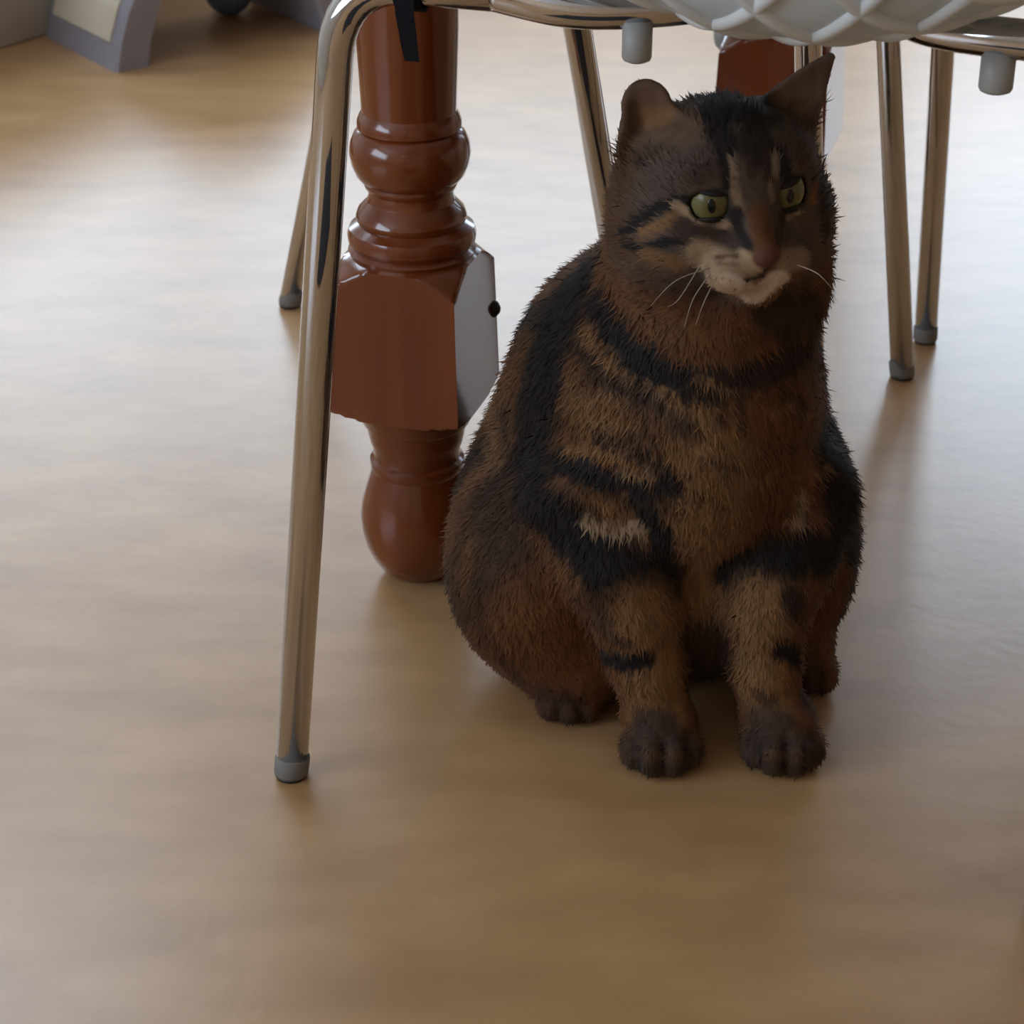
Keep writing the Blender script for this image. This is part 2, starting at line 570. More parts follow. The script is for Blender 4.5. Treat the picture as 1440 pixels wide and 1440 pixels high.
# strap tied round the bar
p = fr(O1, .004, -.001, ZB_ + .001)
bm = bmesh.new()
ring = []
for k in range(17):
    th = 2 * PI * k / 16
    ring.append(p + a_ * math.cos(th) * (TR + .0012) + U_ * math.sin(th) * (TR + .0012))
hang = [p - a_ * .0108, p - a_ * .0118 - U_ * .010, p - a_ * .0116 + b_ * .002 - U_ * .025, p - a_ * .011 + b_ * .003 - U_ * .033]
for pts, w0, w1 in ((ring, .0065, .0065), (hang, .0050, .0036)):
    prev = None
    for i, q in enumerate(pts):
        w = w0 + (w1 - w0) * i / (len(pts) - 1)
        nrm = (q - p).normalized() if pts is ring else -a_
        quad = [bm.verts.new(q - b_ * w), bm.verts.new(q + b_ * w), bm.verts.new(q + b_ * w + nrm * .0014), bm.verts.new(q - b_ * w + nrm * .0014)]
        if prev:
            for k in range(4):
                bm.faces.new((prev[k], prev[(k + 1) % 4], quad[(k + 1) % 4], quad[k]))
        else:
            bm.faces.new(quad[::-1])
        prev = quad
    bm.faces.new(prev)
from_bm('strap', bm, M['strap'], ch)['label'] = 'short black strap hanging from the bar'


def side_chair(label, nl, nlt, fl, flt, nr, nrt, frr, frt, shell, name='dining_chair', back=None):
    cen = (Vector(nl) + Vector(frr)) / 2
    c = thing(name, (cen.x, cen.y, 0), label, 'chair')
    for n, nt_, f, ft in ((nl, nlt, fl, flt), (nr, nrt, frr, frt)):
        n, nt_, f, ft = map(Vector, (n, nt_, f, ft))
        m1, m2 = nt_ + (ft - nt_) * .3, nt_ + (ft - nt_) * .7
        chair_leg(c, n, [nt_, m1])
        chair_leg(c, f, [ft, m2])
        tube('side_rail', [m1, (m1 + m2) / 2, m2], TR, M['chrome'], c, 20)
    p, q = (Vector(nlt) + Vector(flt)) / 2, (Vector(nrt) + Vector(frt)) / 2
    tube('crossbar', [p, (p + q) / 2, q], TR * .9, M['chrome'], c, 20)
    O, B, A, w, dp = shell
    net_shell('seat_shell', c, O, B, A, -w / 2, w / 2,
              back or [(0, .447), (dp * .3, .452), (dp * .7, .450), (dp * .9, .46), (dp + .03, .52), (dp + .06, .66), (dp + .08, .78)], res=.006, bow=.8)
    return c


# --- chair beyond the table: left foot past the table leg, right foot beside the far table leg
side_chair('chair with splayed chrome legs standing behind the turned table legs',
           (-.188, 1.675, 0), (-.092, 1.735, .428), (-.088, 2.09, 0), (-.078, 2.05, .428),
           (.307, 1.530, 0), (.272, 1.655, .428), (.305, 2.05, 0), (.315, 2.01, .428),
           (Vector((.10, 1.83, 0)), Vector((1, -.1, 0)).normalized(), Vector((.1, 1, 0)).normalized(), .34, .27))
# --- chair at the side of the table: only its two left legs reach into view
sB, sA = Vector((.90, -.436, 0)), Vector((.436, .90, 0))
side_chair('chair with chrome legs right of the far table leg, mostly behind the cat',
           (.212, 1.335, 0), (.191, 1.425, .428), (.337, 1.600, 0), (.322, 1.600, .428),
           Vector((.212, 1.335, 0)) + sB * .44, Vector((.215, 1.42, .428)) + sB * .40, Vector((.337, 1.60, 0)) + sB * .42, Vector((.322, 1.60, .428)) + sB * .40,
           (Vector((.215, 1.43, 0)) + sB * .21, sB, sA, .34, .24),
           back=[(0, .447), (.07, .452), (.16, .450), (.215, .458), (.25, .49), (.265, .54), (.27, .58)])

# ------------------------------------------------------------------ stool, ball and cabinet at the back
e1 = Vector((-.585, .811, 0)).normalized()     # along the stool's width, away
e2 = Vector((.811, .585, 0)).normalized()      # across the arch
N0 = Vector((-.447, 2.352, 0))
st = thing('step_stool', N0, 'cream arched step stool with grey lilac edges in front of the cabinet', 'stool')
outer = [(0.0, 0.0), (.006, .03), (.018, .065), (.036, .10), (.062, .135), (.10, .165), (.15, .18), (.20, .165), (.238, .135), (.264, .10), (.282, .065), (.294, .03), (.30, 0)]
inner = [(.046, 0.0), (.050, .025), (.060, .055), (.075, .083), (.096, .108), (.12, .128), (.15, .135), (.18, .128), (.204, .108), (.225, .083), (.240, .055), (.250, .025), (.254, 0)]
outer = [(x * 1.08, z) for x, z in outer]
inner = [(x if x < .1 else .05 + (x - .05) * 1.11, z) for x, z in inner]
wid = .185
bm = bmesh.new()
loops = []
for d in (0, .006, wid - .006, wid):
    ins = .004 if d in (0, wid) else 0
    row = []
    for (x, z), (xi, zi) in zip(outer, inner):
        o = Vector((x, z)); i_ = Vector((xi, zi)); dv = (i_ - o).normalized() * ins
        row.append((bm.verts.new(N0 + e1 * d + e2 * (x + dv.x) + U_ * max(z + dv.y, 0)), bm.verts.new(N0 + e1 * d + e2 * (xi - dv.x) + U_ * max(zi - dv.y, 0))))
    loops.append(row)
for ra, rb in zip(loops[:-1], loops[1:]):
    for k in range(len(outer) - 1):
        bm.faces.new((ra[k][0], ra[k + 1][0], rb[k + 1][0], rb[k][0]))
        bm.faces.new((ra[k][1], rb[k][1], rb[k + 1][1], ra[k + 1][1]))
    for k in (0, len(outer) - 1):
        bm.faces.new((ra[k][0], rb[k][0], rb[k][1], ra[k][1]))
for row in (loops[0], loops[-1]):
    for k in range(len(outer) - 1):
        bm.faces.new((row[k][0], row[k][1], row[k + 1][1], row[k + 1][0]))
from_bm('arch_body', bm, M['lilac'], st)['label'] = 'grey lilac arch edge'
for rng_ in ((1, 6), (6, 11)):       # inset cream panels on the outer faces of both legs
    pass


def arch_panel(k0, k1, d0, d1, lift=.002):
    bm = bmesh.new()
    pts = []
    sub = 6
    for k in range(k0, k1):
        for j in range(sub):
            t = j / sub
            pts.append((outer[k][0] * (1 - t) + outer[k + 1][0] * t, outer[k][1] * (1 - t) + outer[k + 1][1] * t))
    pts.append(outer[k1])
    prev = None
    for i, (x, z) in enumerate(pts):
        xa, za = pts[max(i - 1, 0)]
        xb, zb = pts[min(i + 1, len(pts) - 1)]
        n = Vector((-(zb - za), xb - xa)).normalized()
        c = []
        for d in (d0, d1):
            for h in (-.001, lift):
                c.append(bm.verts.new(N0 + e1 * d + e2 * (x + n.x * h) + U_ * (z + n.y * h)))
        q = [c[0], c[1], c[3], c[2]]
        if prev:
            for m_ in range(4):
                bm.faces.new((prev[m_], prev[(m_ + 1) % 4], q[(m_ + 1) % 4], q[m_]))
        else:
            bm.faces.new(q[::-1])
        prev = q
    bm.faces.new(prev)
    from_bm('side_panel', bm, M['cream'], st)['label'] = 'cream inset panel'


arch_panel(1, 6, .018, wid - .018)
arch_panel(6, 11, .018, wid - .018)

bc = Vector((at(322, 0, 2.60).x, 2.60, .030))
ball = thing('toy_ball', (bc.x, bc.y, 0), 'small dusty blue ball on the floor behind the step stool', 'ball')
lathe('shell', [(0.030 * math.sin(-PI / 2 + PI * k / 18), max(.030 * math.cos(-PI / 2 + PI * k / 18), .0004)) for k in range(19)], bc, M['blue'], ball, 28)
lathe('seam_ring', [(-.002, .0295), (-.002, .0306), (.002, .0306), (.002, .0295)], bc, M['lilac'], ball, 28)

# long low unit: plain front towards the camera
u_ = Vector((.585, .811, 0)).normalized()
v_ = Vector((-.811, .585, 0)).normalized()     # into the unit
K0 = Vector((-.597, 2.446, 0)) - u_ * .60
cb = thing('low_cabinet', K0, 'long low plain beige cabinet on the floor behind the cream stool', 'cabinet')
ax = (u_, v_, U_)
box('body', (0, 0.0, 0), (1.75, .40, .19), M['cabinet'], cb, ax, K0, .003)
box('top_board', (-.01, -.004, .19), (1.76, .41, .21), M['cabinet'], cb, ax, K0, .003)


# added dark mat, out of view, to give the chrome legs dark streaks
bm = bmesh.new()
add_box(bm, (-.30, .02, 0), (.20, .62, .008))
bmesh.ops.bevel(bm, geom=[e for e in bm.edges], offset=.003, segments=2, affect='EDGES', profile=.5)
o = from_bm('added_dark_mat', bm, noisy(mat('added_mat_charcoal', (.03, .028, .03), .95), (.018, .016, .018), (.035, .032, .035), scale=(60, 60, 60), bump=.3, bscale=300))
o['label'], o['category'] = 'added charcoal mat out of view, mirrored as dark streaks in the chrome legs', 'mat'

# ------------------------------------------------------------------ the cat
# head frame
YAW, ROLL, NOD = math.radians(16), math.radians(6.0), math.radians(-2)
HC = Vector((.1075, 1.052, .3225))
h_f = Vector((math.sin(YAW) * math.cos(NOD), -math.cos(YAW) * math.cos(NOD), -math.sin(NOD)))
h_r = Vector((math.cos(YAW), math.sin(YAW), 0))
h_u = h_r.cross(-h_f).normalized() * -1 if False else h_f.cross(h_r).normalized()
if h_u.z < 0:
    h_u = -h_u
h_r2 = (h_r * math.cos(ROLL) + h_u * math.sin(ROLL)).normalized()
h_u = (h_u * math.cos(ROLL) - h_r * math.sin(ROLL)).normalized()
h_r = h_r2
HM = np.array([h_r, h_f, h_u], dtype=np.float64)          # rows: right, forward, up


def hw(r, f, u):
    return HC + h_r * r + h_f * f + h_u * u


def hl(P):
    return (P - np.array(HC)) @ HM.T


EYE_R = .0112
EYES = [(-.0185, .0386, .0134), (.0195, .0386, .0105)]


def sd_ell(P, c, r, axes=None):
    q = P - np.array(c)
    if axes is not None:
        q = q @ np.array(axes).T
    r = np.array(r)
    k0 = np.linalg.norm(q / r, axis=-1)
    k1 = np.linalg.norm(q / (r * r), axis=-1) + 1e-9
    return k0 * (k0 - 1) / k1


def sd_cap(P, a, b, ra, rb):
    a, b = np.array(a, dtype=float), np.array(b, dtype=float)
    ba = b - a
    t = np.clip(((P - a) @ ba) / (ba @ ba), 0, 1)
    return np.linalg.norm(P - a - t[..., None] * ba, axis=-1) - (ra + (rb - ra) * t)


def smin(a, b, k):
    h = np.maximum(k - np.abs(a - b), 0) / k
    return np.minimum(a, b) - h * h * k * .25


def smax(a, b, k):
    return -smin(-a, -b, k)


# ears: base centre, tip, opening direction, half width (head frame)
EARS = [((-.029, -.004, .022), (-.0335, -.006, .0525), (-.30, .92, .10), .0215, .0130),
        ((.033, -.008, .024), (.0725, -.014, .0555), (.05, .92, .10), .0205, .0028)]


def ear_axes(base, tip, op):
    up = Vector(tip) - Vector(base)
    L = up.length
    up.normalize()
    n = Vector(op)
    n = (n - up * n.dot(up)).normalized()
    side = up.cross(n).normalized()
    return np.array([side, n, up]), L


def sd_ear(H):
    out = None
    for base, tip, op, hw_, tipr in EARS:
        A, L = ear_axes(base, tip, op)
        q = (H - np.array(base)) @ A.T
        t = np.clip(q[..., 2] / L, -.3, 1)
        w = hw_ * (1 - np.clip(t, 0, 1) ** 1.35) + tipr * np.clip(t, 0, 1)
        w = np.maximum(w, tipr)
        over = np.maximum(q[..., 2] - L, 0)
        x, y = q[..., 0], q[..., 1]
        # curved cup: the rims bend forwards
        yc = y - .55 * x * x / hw_ + .004
        d_out = np.sqrt(np.maximum(x, -x) ** 2 + over ** 2) - w
        d_thin = np.abs(yc) - (.0036 * (1 - .15 * np.clip(t, 0, 1)))
        d = smax(d_out, d_thin, .004) * .8
        d = np.maximum(d, -.012 - q[..., 2])
        # fill at the root, behind the cup
        root = sd_ell(q, (0, -.009, -.002), (hw_ * .95, .013, .020))
        d = smin(d, root, .008)
        out = d if out is None else np.minimum(out, d)
    return out


PAWL, PAWR = Vector((.0845, 1.012, 0)), Vector((.1535, 1.013, 0))
HPL, HPR = at(800, 1008, 1.055), at(1128, 975, 1.085)


def sdf(P):
    P = P.astype(np.float64)
    # trunk
    d = sd_ell(P, (.086, 1.165, .090), (.108, .105, .090))
    d = smin(d, sd_ell(P, (.087, 1.135, .150), (.088, .088, .080)), .05)
    d = smin(d, sd_ell(P, (.0975, 1.095, .200), (.073, .070, .072)), .045)
    d = smin(d, sd_ell(P, (.067, 1.125, .188), (.053, .068, .065)), .045)       # shoulders / back towards the flank seen
    d = smin(d, sd_ell(P, (.104, 1.078, .262), (.053, .052, .052)), .04)
    d = smin(d, sd_ell(P, (.105, 1.045, .185), (.050, .048, .072)), .04)       # chest
    d = smin(d, sd_ell(P, (.110, 1.080, .075), (.055, .055, .058)), .03)       # belly between the legs
    # haunches
    d = smin(d, sd_ell(P, (.016, 1.105, .076), (.055, .083, .070)), .03)
    d = smin(d, sd_ell(P, (.160, 1.125, .078), (.047, .078, .070)), .03)
    d = smin(d, sd_ell(P, (.040, 1.078, .038), (.034, .046, .036)), .025)
    # hind feet
    for hp, dx in ((HPL, 1), (HPR, -1)):
        d = smin(d, sd_cap(P, (hp.x, hp.y + .06, .022), (hp.x, hp.y + .005, .018), .022, .018), .015)
        for k in (-1, 0, 1):
            d = smin(d, sd_ell(P, (hp.x + k * .011, hp.y - .008 + abs(k) * .003, .012), (.0085, .014, .012)), .003)
    # fore legs
    for paw, pts in ((PAWL, [(at(838, 700, 1.055), .040), (at(872, 790, 1.035), .031), (at(893, 860, 1.025), .0215), (at(912, 940, 1.022), .0180), (at(926, 1030, 1.020), .0165)]),
                     (PAWR, [(at(1112, 700, 1.065), .038), (at(1092, 790, 1.04), .029), (at(1080, 860, 1.028), .0200), (at(1076, 940, 1.024), .0170), (at(1084, 1030, 1.022), .0160)])):
        for (a, ra), (b, rb) in zip(pts[:-1], pts[1:]):
            d = smin(d, sd_cap(P, a, b, ra, rb), .014)
        d = smin(d, sd_ell(P, (paw.x, paw.y + .002, .019), (.0205, .024, .019)), .010)
        for x, y, s_ in ((-.0165, -.010, .9), (-.0062, -.0185, 1.05), (.0062, -.0185, 1.05), (.0165, -.010, .9)):
            d = smin(d, sd_ell(P, (paw.x + x, paw.y + y, .0125 * s_), (.0082 * s_, .0135, .0125 * s_)), .0030)
    # tail lying behind
    tl = [(.085, 1.25, .03), (.10, 1.30, .022), (.125, 1.335, .018), (.135, 1.36, .017)]
    for i in range(3):
        d = smin(d, sd_cap(P, tl[i], tl[i + 1], .022 - .003 * i, .020 - .003 * i), .02)
    d = np.maximum(d, .0006 - P[..., 2])
    # head
    H = hl(P)
    h = sd_ell(H, (0, -.004, .006), (.053, .050, .043))
    h = smin(h, sd_ell(H, (0, .016, .016), (.036, .032, .026)), .02)
    for s_ in (-1, 1):
        h = smin(h, sd_ell(H, (s_ * .0265, .014, -.016), (.0275, .028, .024)), .016)
        h = smin(h, sd_ell(H, (s_ * .034, -.012, -.018), (.020, .028, .026)), .02)
    h = smin(h, sd_cap(H, (0, .034, .016), (0, .0575, -.0095), .0125, .0085), .010)      # nose bridge
    h = smin(h, sd_ell(H, (0, .042, -.022), (.022, .019, .017)), .010)
    for s_ in (-1, 1):
        h = smin(h, sd_ell(H, (s_ * .0125, .0490, -.0225), (.0155, .0135, .0115)), .004)
        h = smin(h, sd_ell(H, (s_ * .0220, .0345, .0245), (.0125, .012, .0060)), .008)    # brow
    h = smin(h, sd_ell(H, (0, .0440, -.0355), (.0140, .0130, .0100)), .005)              # chin
    h = smin(h, sd_ell(H, (0, .0625, -.0125), (.0062, .0050, .0045)), .003)              # nose leather
    # eyes: sockets, then lids over the ball
    for s_, e in zip((-1, 1), EYES):
        q = H - np.array(e)
        r = np.linalg.norm(q, axis=-1)
        h = smax(h, (EYE_R + .0004) - r, .002)
        n = np.array((s_ * -.14, .20, .95)); n /= np.linalg.norm(n)
        lid = np.maximum(r - (EYE_R + .0014), .0082 - q @ n)
        h = smin(h, lid, .0015)
        n = np.array((s_ * .10, .18, -.97)); n /= np.linalg.norm(n)
        lid = np.maximum(r - (EYE_R + .0012), .0094 - q @ n)
        h = smin(h, lid, .0015)
    h = smin(h, sd_ell(P, at(1114, 388, 1.060), (.020, .026, .026)), .02)
    h = smin(h, sd_ear(H), .006)
    return smin(d, h, .022)


def surface_nets(f, lo, hi, st):
    n = [int(math.ceil((b - a) / st)) + 1 for a, b in zip(lo, hi)]
    cs = 4
    nc = [int(math.ceil((k - 1) / cs)) + 1 for k in n]
    ax = [lo[i] + np.arange(nc[i]) * st * cs for i in range(3)]
    G = np.stack(np.meshgrid(*ax, indexing='ij'), -1)
    co = f(G.reshape(-1, 3)).reshape(nc)
    # nearest coarse value for each fine point, refined inside a band
    ix = [np.minimum((np.arange(k) + cs // 2) // cs, m - 1) for k, m in zip(n, nc)]
    F = co[np.ix_(*ix)].astype(np.float64)
    near = np.abs(F) < st * cs * 2.2
    idx = np.argwhere(near)
    out = np.empty(len(idx))
    for s0 in range(0, len(idx), 250000):
        out[s0:s0 + 250000] = f(np.array(lo) + idx[s0:s0 + 250000] * st)
    F[near] = out
    neg = F < 0
    cshape = [k - 1 for k in n]
    acc = np.zeros(cshape + [3])
    cnt = np.zeros(cshape)
    base = np.stack(np.meshgrid(*[np.arange(k) for k in cshape], indexing='ij'), -1)
    sl = lambda o: tuple(slice(o[i], o[i] + cshape[i]) for i in range(3))
    corners = [(i, j, k) for i in (0, 1) for j in (0, 1) for k in (0, 1)]
    for a in corners:
        for axn in range(3):
            if a[axn] == 0:
                b = list(a); b[axn] = 1
                fa, fb = F[sl(a)], F[sl(b)]
                cr = (fa < 0) != (fb < 0)
                if not cr.any():
                    continue
                w = np.nonzero(cr)
                t = fa[w] / (fa[w] - fb[w])
                p = np.tile(np.array(a, dtype=float), (len(t), 1))
                p[:, axn] = t
                acc[w] += p
                cnt[w] += 1
    act = np.argwhere(cnt > 0)
    vid = -np.ones(cshape, dtype=np.int64)
    vid[tuple(act.T)] = np.arange(len(act))
    V = np.array(lo) + (act + acc[tuple(act.T)] / cnt[tuple(act.T)][:, None]) * st
    quads = []
    for axn in range(3):
        o = [0, 0, 0]; o[axn] = 1
        A = neg[tuple(slice(0, n[i] - o[i]) for i in range(3))]
        B = neg[tuple(slice(o[i], n[i]) for i in range(3))]
        e = np.argwhere(A != B)
        u, v = [(1, 2), (2, 0), (0, 1)][axn]
        ok = (e[:, u] > 0) & (e[:, v] > 0) & (e[:, u] < n[u] - 1) & (e[:, v] < n[v] - 1)
        e = e[ok]
        flip = ~A[tuple(e.T)]
        def cell(du, dv):
            c = e.copy(); c[:, u] -= du; c[:, v] -= dv
            return vid[tuple(c.T)]
        q = np.stack([cell(1, 1), cell(0, 1), cell(0, 0), cell(1, 0)], 1)
        q[flip] = q[flip][:, ::-1]
        quads.append(q)
    Q = np.concatenate(quads)
    Q = Q[(Q >= 0).all(1)]
    for _ in range(2):        # pull the vertices onto the surface
        h = .0006
        d = f(V)
        g = np.stack([f(V + np.eye(3)[i] * h) - d for i in range(3)], 1) / h
        gn = np.linalg.norm(g, axis=1, keepdims=True) + 1e-6
        V = V - np.clip(d, -.0008, .0008)[:, None] * g / gn / np.maximum(gn, .6)
    return V, Q


V, Q = surface_nets(sdf, (-.075, .955, -.006), (.245, 1.40, .415), .0019)
N = len(V)
me = bpy.data.meshes.new('body')
me.from_pydata(V.tolist(), [], Q.tolist())
me.update()
VN = np.empty(N * 3)
me.vertices.foreach_get('normal', VN)
VN = VN.reshape(-1, 3)
bvh = BVHTree.FromPolygons([Vector(v) for v in V], Q.tolist())
cam_p = Vector((0, 0, CAMH))


def on_cat(px, py):
    d = (at(px, py, 1.0) - cam_p).normalized()
    hit = bvh.ray_cast(cam_p, d)
    return hit[0]


# fur colours (albedo)
BLACK = np.array((.013, .010, .010))
DARK = np.array((.032, .019, .014))
BROWN = np.array((.100, .046, .019))
GREYB = np.array((.075, .052, .040))
RUST = np.array((.155, .060, .021))
TAN = np.array((.225, .118, .050))
LIGHT = np.array((.34, .23, .14))
PALE = np.array((.50, .38, .29))

nz1 = np.array([noise.noise(Vector(v) * 55) for v in V])
nz2 = np.array([noise.noise(Vector((v[0] * 210, v[1] * 210, v[2] * 70))) for v in V])
nz3 = np.array([noise.noise(Vector(v) * 22 + Vector((9, 3, 1))) for v in V])
Hh = hl(V)
headw = np.clip((.056 - np.linalg.norm(Hh / np.array((1.05, 1.0, 1.0)), axis=1)) / .012 + .9, 0, 1) * np.clip((Hh[:, 1] + .03) / .02, 0, 1)
zz = V[:, 2]
col = np.tile(BROWN, (N, 1))
# classic tabby bands on the parts seen from elsewhere: dark along the back, bands round the flanks
ang = np.arctan2(V[:, 0] - .085, -(V[:, 1] - 1.10))
band = np.sin((zz * 62 + np.abs(ang) * 3.0 + nz3 * 2.2))
bk = np.clip((np.abs(ang) - .9) / .6, 0, 1) * (1 - headw)
wgt = (np.clip(band * 1.6, 0, 1) * bk)[:, None]
col = col * (1 - wgt) + DARK * wgt
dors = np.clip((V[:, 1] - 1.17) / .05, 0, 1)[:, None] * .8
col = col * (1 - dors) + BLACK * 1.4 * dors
col = col * (1 - headw[:, None]) + GREYB * headw[:, None]
low = (np.clip((.10 - zz) / .06, 0, 1) * (1 - bk))[:, None] * .7
col = col * (1 - low) + RUST * .8 * low


def stroke(pts, w, c, soft=.5, a=1.0, jag=.35):
    """paint a band of fur along a line lying on the coat"""
    global col
    P3 = []
    for (x0, y0_), (x1, y1_) in zip(pts[:-1], pts[1:]):
        k = max(2, int(math.hypot(x1 - x0, y1_ - y0_) / 5))
        for i in range(k + 1):
            h = on_cat(x0 + (x1 - x0) * i / k, y0_ + (y1_ - y0_) * i / k)
            if h is not None:
                P3.append(h)
    if not P3:
        return
    P3 = np.array(P3)
    lo, hi = P3.min(0) - w * 2, P3.max(0) + w * 2
    m = np.where(((V >= lo) & (V <= hi)).all(1))[0]
    if not len(m):
        return
    d = np.full(len(m), 9.0)
    for p in P3:
        d = np.minimum(d, np.linalg.norm(V[m] - p, axis=1))
    d = d + (nz2[m] * .6 + nz1[m] * .4) * w * jag
    t = np.clip((w * (1 + soft * .5) - d) / (w * soft), 0, 1)
    t = (t * t * (3 - 2 * t) * a)[:, None]
    col[m] = col[m] * (1 - t) + np.array(c) * t


# --- body
S_ = stroke
S_([(860, 470), (900, 560), (880, 620)], .030, BROWN * 1.1, .9, .8)
S_([(1000, 560), (1000, 700), (985, 840)], .022, TAN * .75, 1.0, .9)
S_([(1060, 560), (1130, 600), (1120, 690)], .016, RUST * .85, 1.0, .7)
S_([(790, 540), (850, 600)], .010, TAN * .7, .9, .8)
S_([(820, 470), (900, 540), (960, 580)], .006, TAN * .75, .9, .8)
S_([(700, 650), (694, 570)], .009, TAN * .6, .9, .9)
S_([(740, 470), (700, 540)], .007, BROWN * .9, .9, .8)
S_([(950, 455), (1000, 480), (1060, 470)], .018, RUST * .75, 1.0, .8)
S_([(905, 420), (950, 470)], .010, BROWN * 1.1, 1.0, .8)
S_([(810, 405), (770, 490), (752, 600), (745, 690)], .021, BLACK, .6)
S_([(690, 700), (720, 800), (690, 830)], .018, DARK, 1.0, .8)
S_([(655, 720), (640, 790)], .012, BROWN * .55, 1.0, .8)
S_([(840, 425), (880, 487), (950, 533), (1010, 540)], .0095, BLACK, .7)
S_([(1010, 540), (1080, 522), (1135, 490)], .008, DARK * .8, .8)
S_([(1085, 432), (1110, 450), (1130, 440)], .013, DARK, .9, .9)
S_([(812, 480), (860, 540), (925, 562)], .0055, DARK, .8, .9)
S_([(905, 560), (960, 590), (1010, 590)], .004, DARK, .9, .7)
S_([(840, 615), (930, 648)], .0045, DARK, .8, .9)
S_([(790, 645), (860, 672), (945, 682)], .0075, BLACK, .7)
S_([(800, 632), (878, 636)], .0028, TAN, .8, .8)
S_([(868, 662), (915, 664)], .0022, LIGHT * .7, .8, .7)
S_([(785, 735), (850, 790), (930, 818)], .0175, BLACK, .6)
S_([(900, 695), (930, 750), (932, 818)], .008, BLACK, .7)
S_([(800, 840), (850, 868)], .012, DARK, .8, .8)
S_([(825, 733), (860, 742), (902, 742)], .0042, LIGHT * .8, .8, .9)
S_([(1035, 805), (1100, 778), (1175, 772)], .0135, BLACK, .7)
S_([(1162, 590), (1188, 680), (1198, 760)], .018, BLACK, .7)
S_([(1145, 460), (1160, 540)], .007, DARK, .9, .8)
S_([(1125, 700), (1120, 730)], .0055, LIGHT * .75, .9, .9)
S_([(1105, 560), (1130, 575)], .006, DARK, .8, .7)
S_([(1040, 560), (1045, 600)], .003, DARK, .9, .6)
S_([(985, 575), (1000, 600), (985, 640)], .004, TAN, .9, .7)
S_([(1180, 830), (1150, 900)], .015, RUST * .55, 1.0, .9)
# fine streaks of the chest, leaning down towards the breast bone
for k in range(26):
    x = 810 + (k * 37) % 190
    y = 495 + (k * 53) % 215
    dx, dy = 34 + (k * 7) % 22, 12 + (k * 5) % 12
    S_([(x, y), (x + dx, y + dy)], .0019 + .0004 * (k % 3), (DARK, TAN * .95, DARK * .8)[k % 3], .9, .65)
for k in range(12):
    x = 1060 + (k * 29) % 80
    y = 520 + (k * 47) % 190
    S_([(x + 28, y), (x, y + 16)], .0021, (DARK, TAN * .9)[k % 2], .9, .6)
# haunch, fore legs, paws
S_([(760, 870), (770, 930), (820, 960)], .030, RUST * .75, 1.0, .9)
S_([(640, 830), (700, 915), (735, 960)], .008, BROWN * .6, 1.0, .8)
S_([(990, 900), (990, 1000)], .018, DARK * .9, .9, .9)
S_([(905, 855), (918, 920), (930, 990)], .018, TAN * .80, .9, .95)
S_([(1066, 845), (1070, 920), (1075, 985)], .016, TAN * .78, .9, .95)
S_([(850, 922), (880, 930), (905, 926)], .0065, BLACK, .6)
S_([(868, 895), (880, 905)], .004, DARK, .9, .8)
S_([(1112, 838), (1118, 850)], .006, DARK, .8)
S_([(1100, 912), (1120, 920)], .0065, BLACK, .7)
S_([(1065, 975), (1085, 985)], .004, DARK, .9, .7)
S_([(905, 1015), (935, 1018)], .008, DARK, .9, .9)
S_([(1065, 1010), (1100, 1016)], .008, DARK, .9, .8)
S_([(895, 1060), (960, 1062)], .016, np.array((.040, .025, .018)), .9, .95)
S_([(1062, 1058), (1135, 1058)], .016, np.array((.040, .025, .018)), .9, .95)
for x in (899, 931, 962, 1070, 1100, 1130):      # shade in the grooves between the toes, put into the coat colour
    S_([(x, 1050), (x + 1, 1082)], .0017, BLACK, .7, .9)
for x0, x1 in ((905, 925), (938, 958), (1078, 1094), (1106, 1124)):
    S_([(x0, 1062), (x1, 1062)], .0032, BROWN * .75, .9, .6)
S_([(780, 990), (800, 1010)], .016, DARK * 1.2, .9, .8)
S_([(1135, 950), (1137, 985)], .012, DARK, .9, .8)
# --- head
S_([(880, 220), (860, 290), (870, 330)], .016, BROWN * .75, 1.0, .8)
S_([(975, 138), (1030, 134), (1090, 140)], .010, BLACK, .7)
S_([(992, 155), (1075, 158)], .012, BLACK, .7)
S_([(1010, 175), (1020, 205)], .007, BLACK, .9, .9)
S_([(1060, 175), (1066, 215)], .008, DARK * .7, .9, .9)
S_([(1052, 215), (1056, 245)], .003, DARK, .9, .8)
S_([(1078, 205), (1084, 250)], .003, DARK, .9, .7)
S_([(930, 205), (905, 225)], .006, DARK * .7, .8, .9)
S_([(965, 165), (985, 185)], .003, LIGHT * .35, .9, .7)
S_([(1022, 222), (1024, 258)], .0038, BLACK, .6)
S_([(1096, 216), (1106, 250)], .0036, BLACK, .6)
S_([(1031, 228), (1034, 268), (1041, 296)], .0022, LIGHT * .62, .7, .9)
S_([(1090, 220), (1091, 248)], .0018, LIGHT * .55, .7, .9)
S_([(985, 245), (1000, 240)], .006, DARK, .9, .7)
S_([(905, 330), (940, 312), (960, 292)], .0034, TAN * .85, .8, .9)
S_([(972, 281), (931, 290), (878, 328)], .0032, BLACK, .6)
S_([(984, 343), (942, 339), (905, 351), (882, 344)], .0028, BLACK, .6)
S_([(960, 322), (1000, 335), (1030, 338)], .006, DARK, .9, .8)
S_([(951, 288), (984, 309), (1022, 316)], .0022, LIGHT * .85, .6)
S_([(1110, 303), (1122, 298)], .0022, LIGHT * .7, .6)
S_([(1084, 262), (1086, 282)], .0014, LIGHT * .6, .7, .9)
S_([(1146, 265), (1142, 282)], .0026, RUST * 1.3, .8, .8)
S_([(1155, 235), (1163, 320)], .006, BLACK, .9, .8)
S_([(1036, 300), (1038, 320), (1052, 345)], .0036, BLACK, .8)
S_([(1098, 305), (1094, 340)], .0042, DARK, .8)
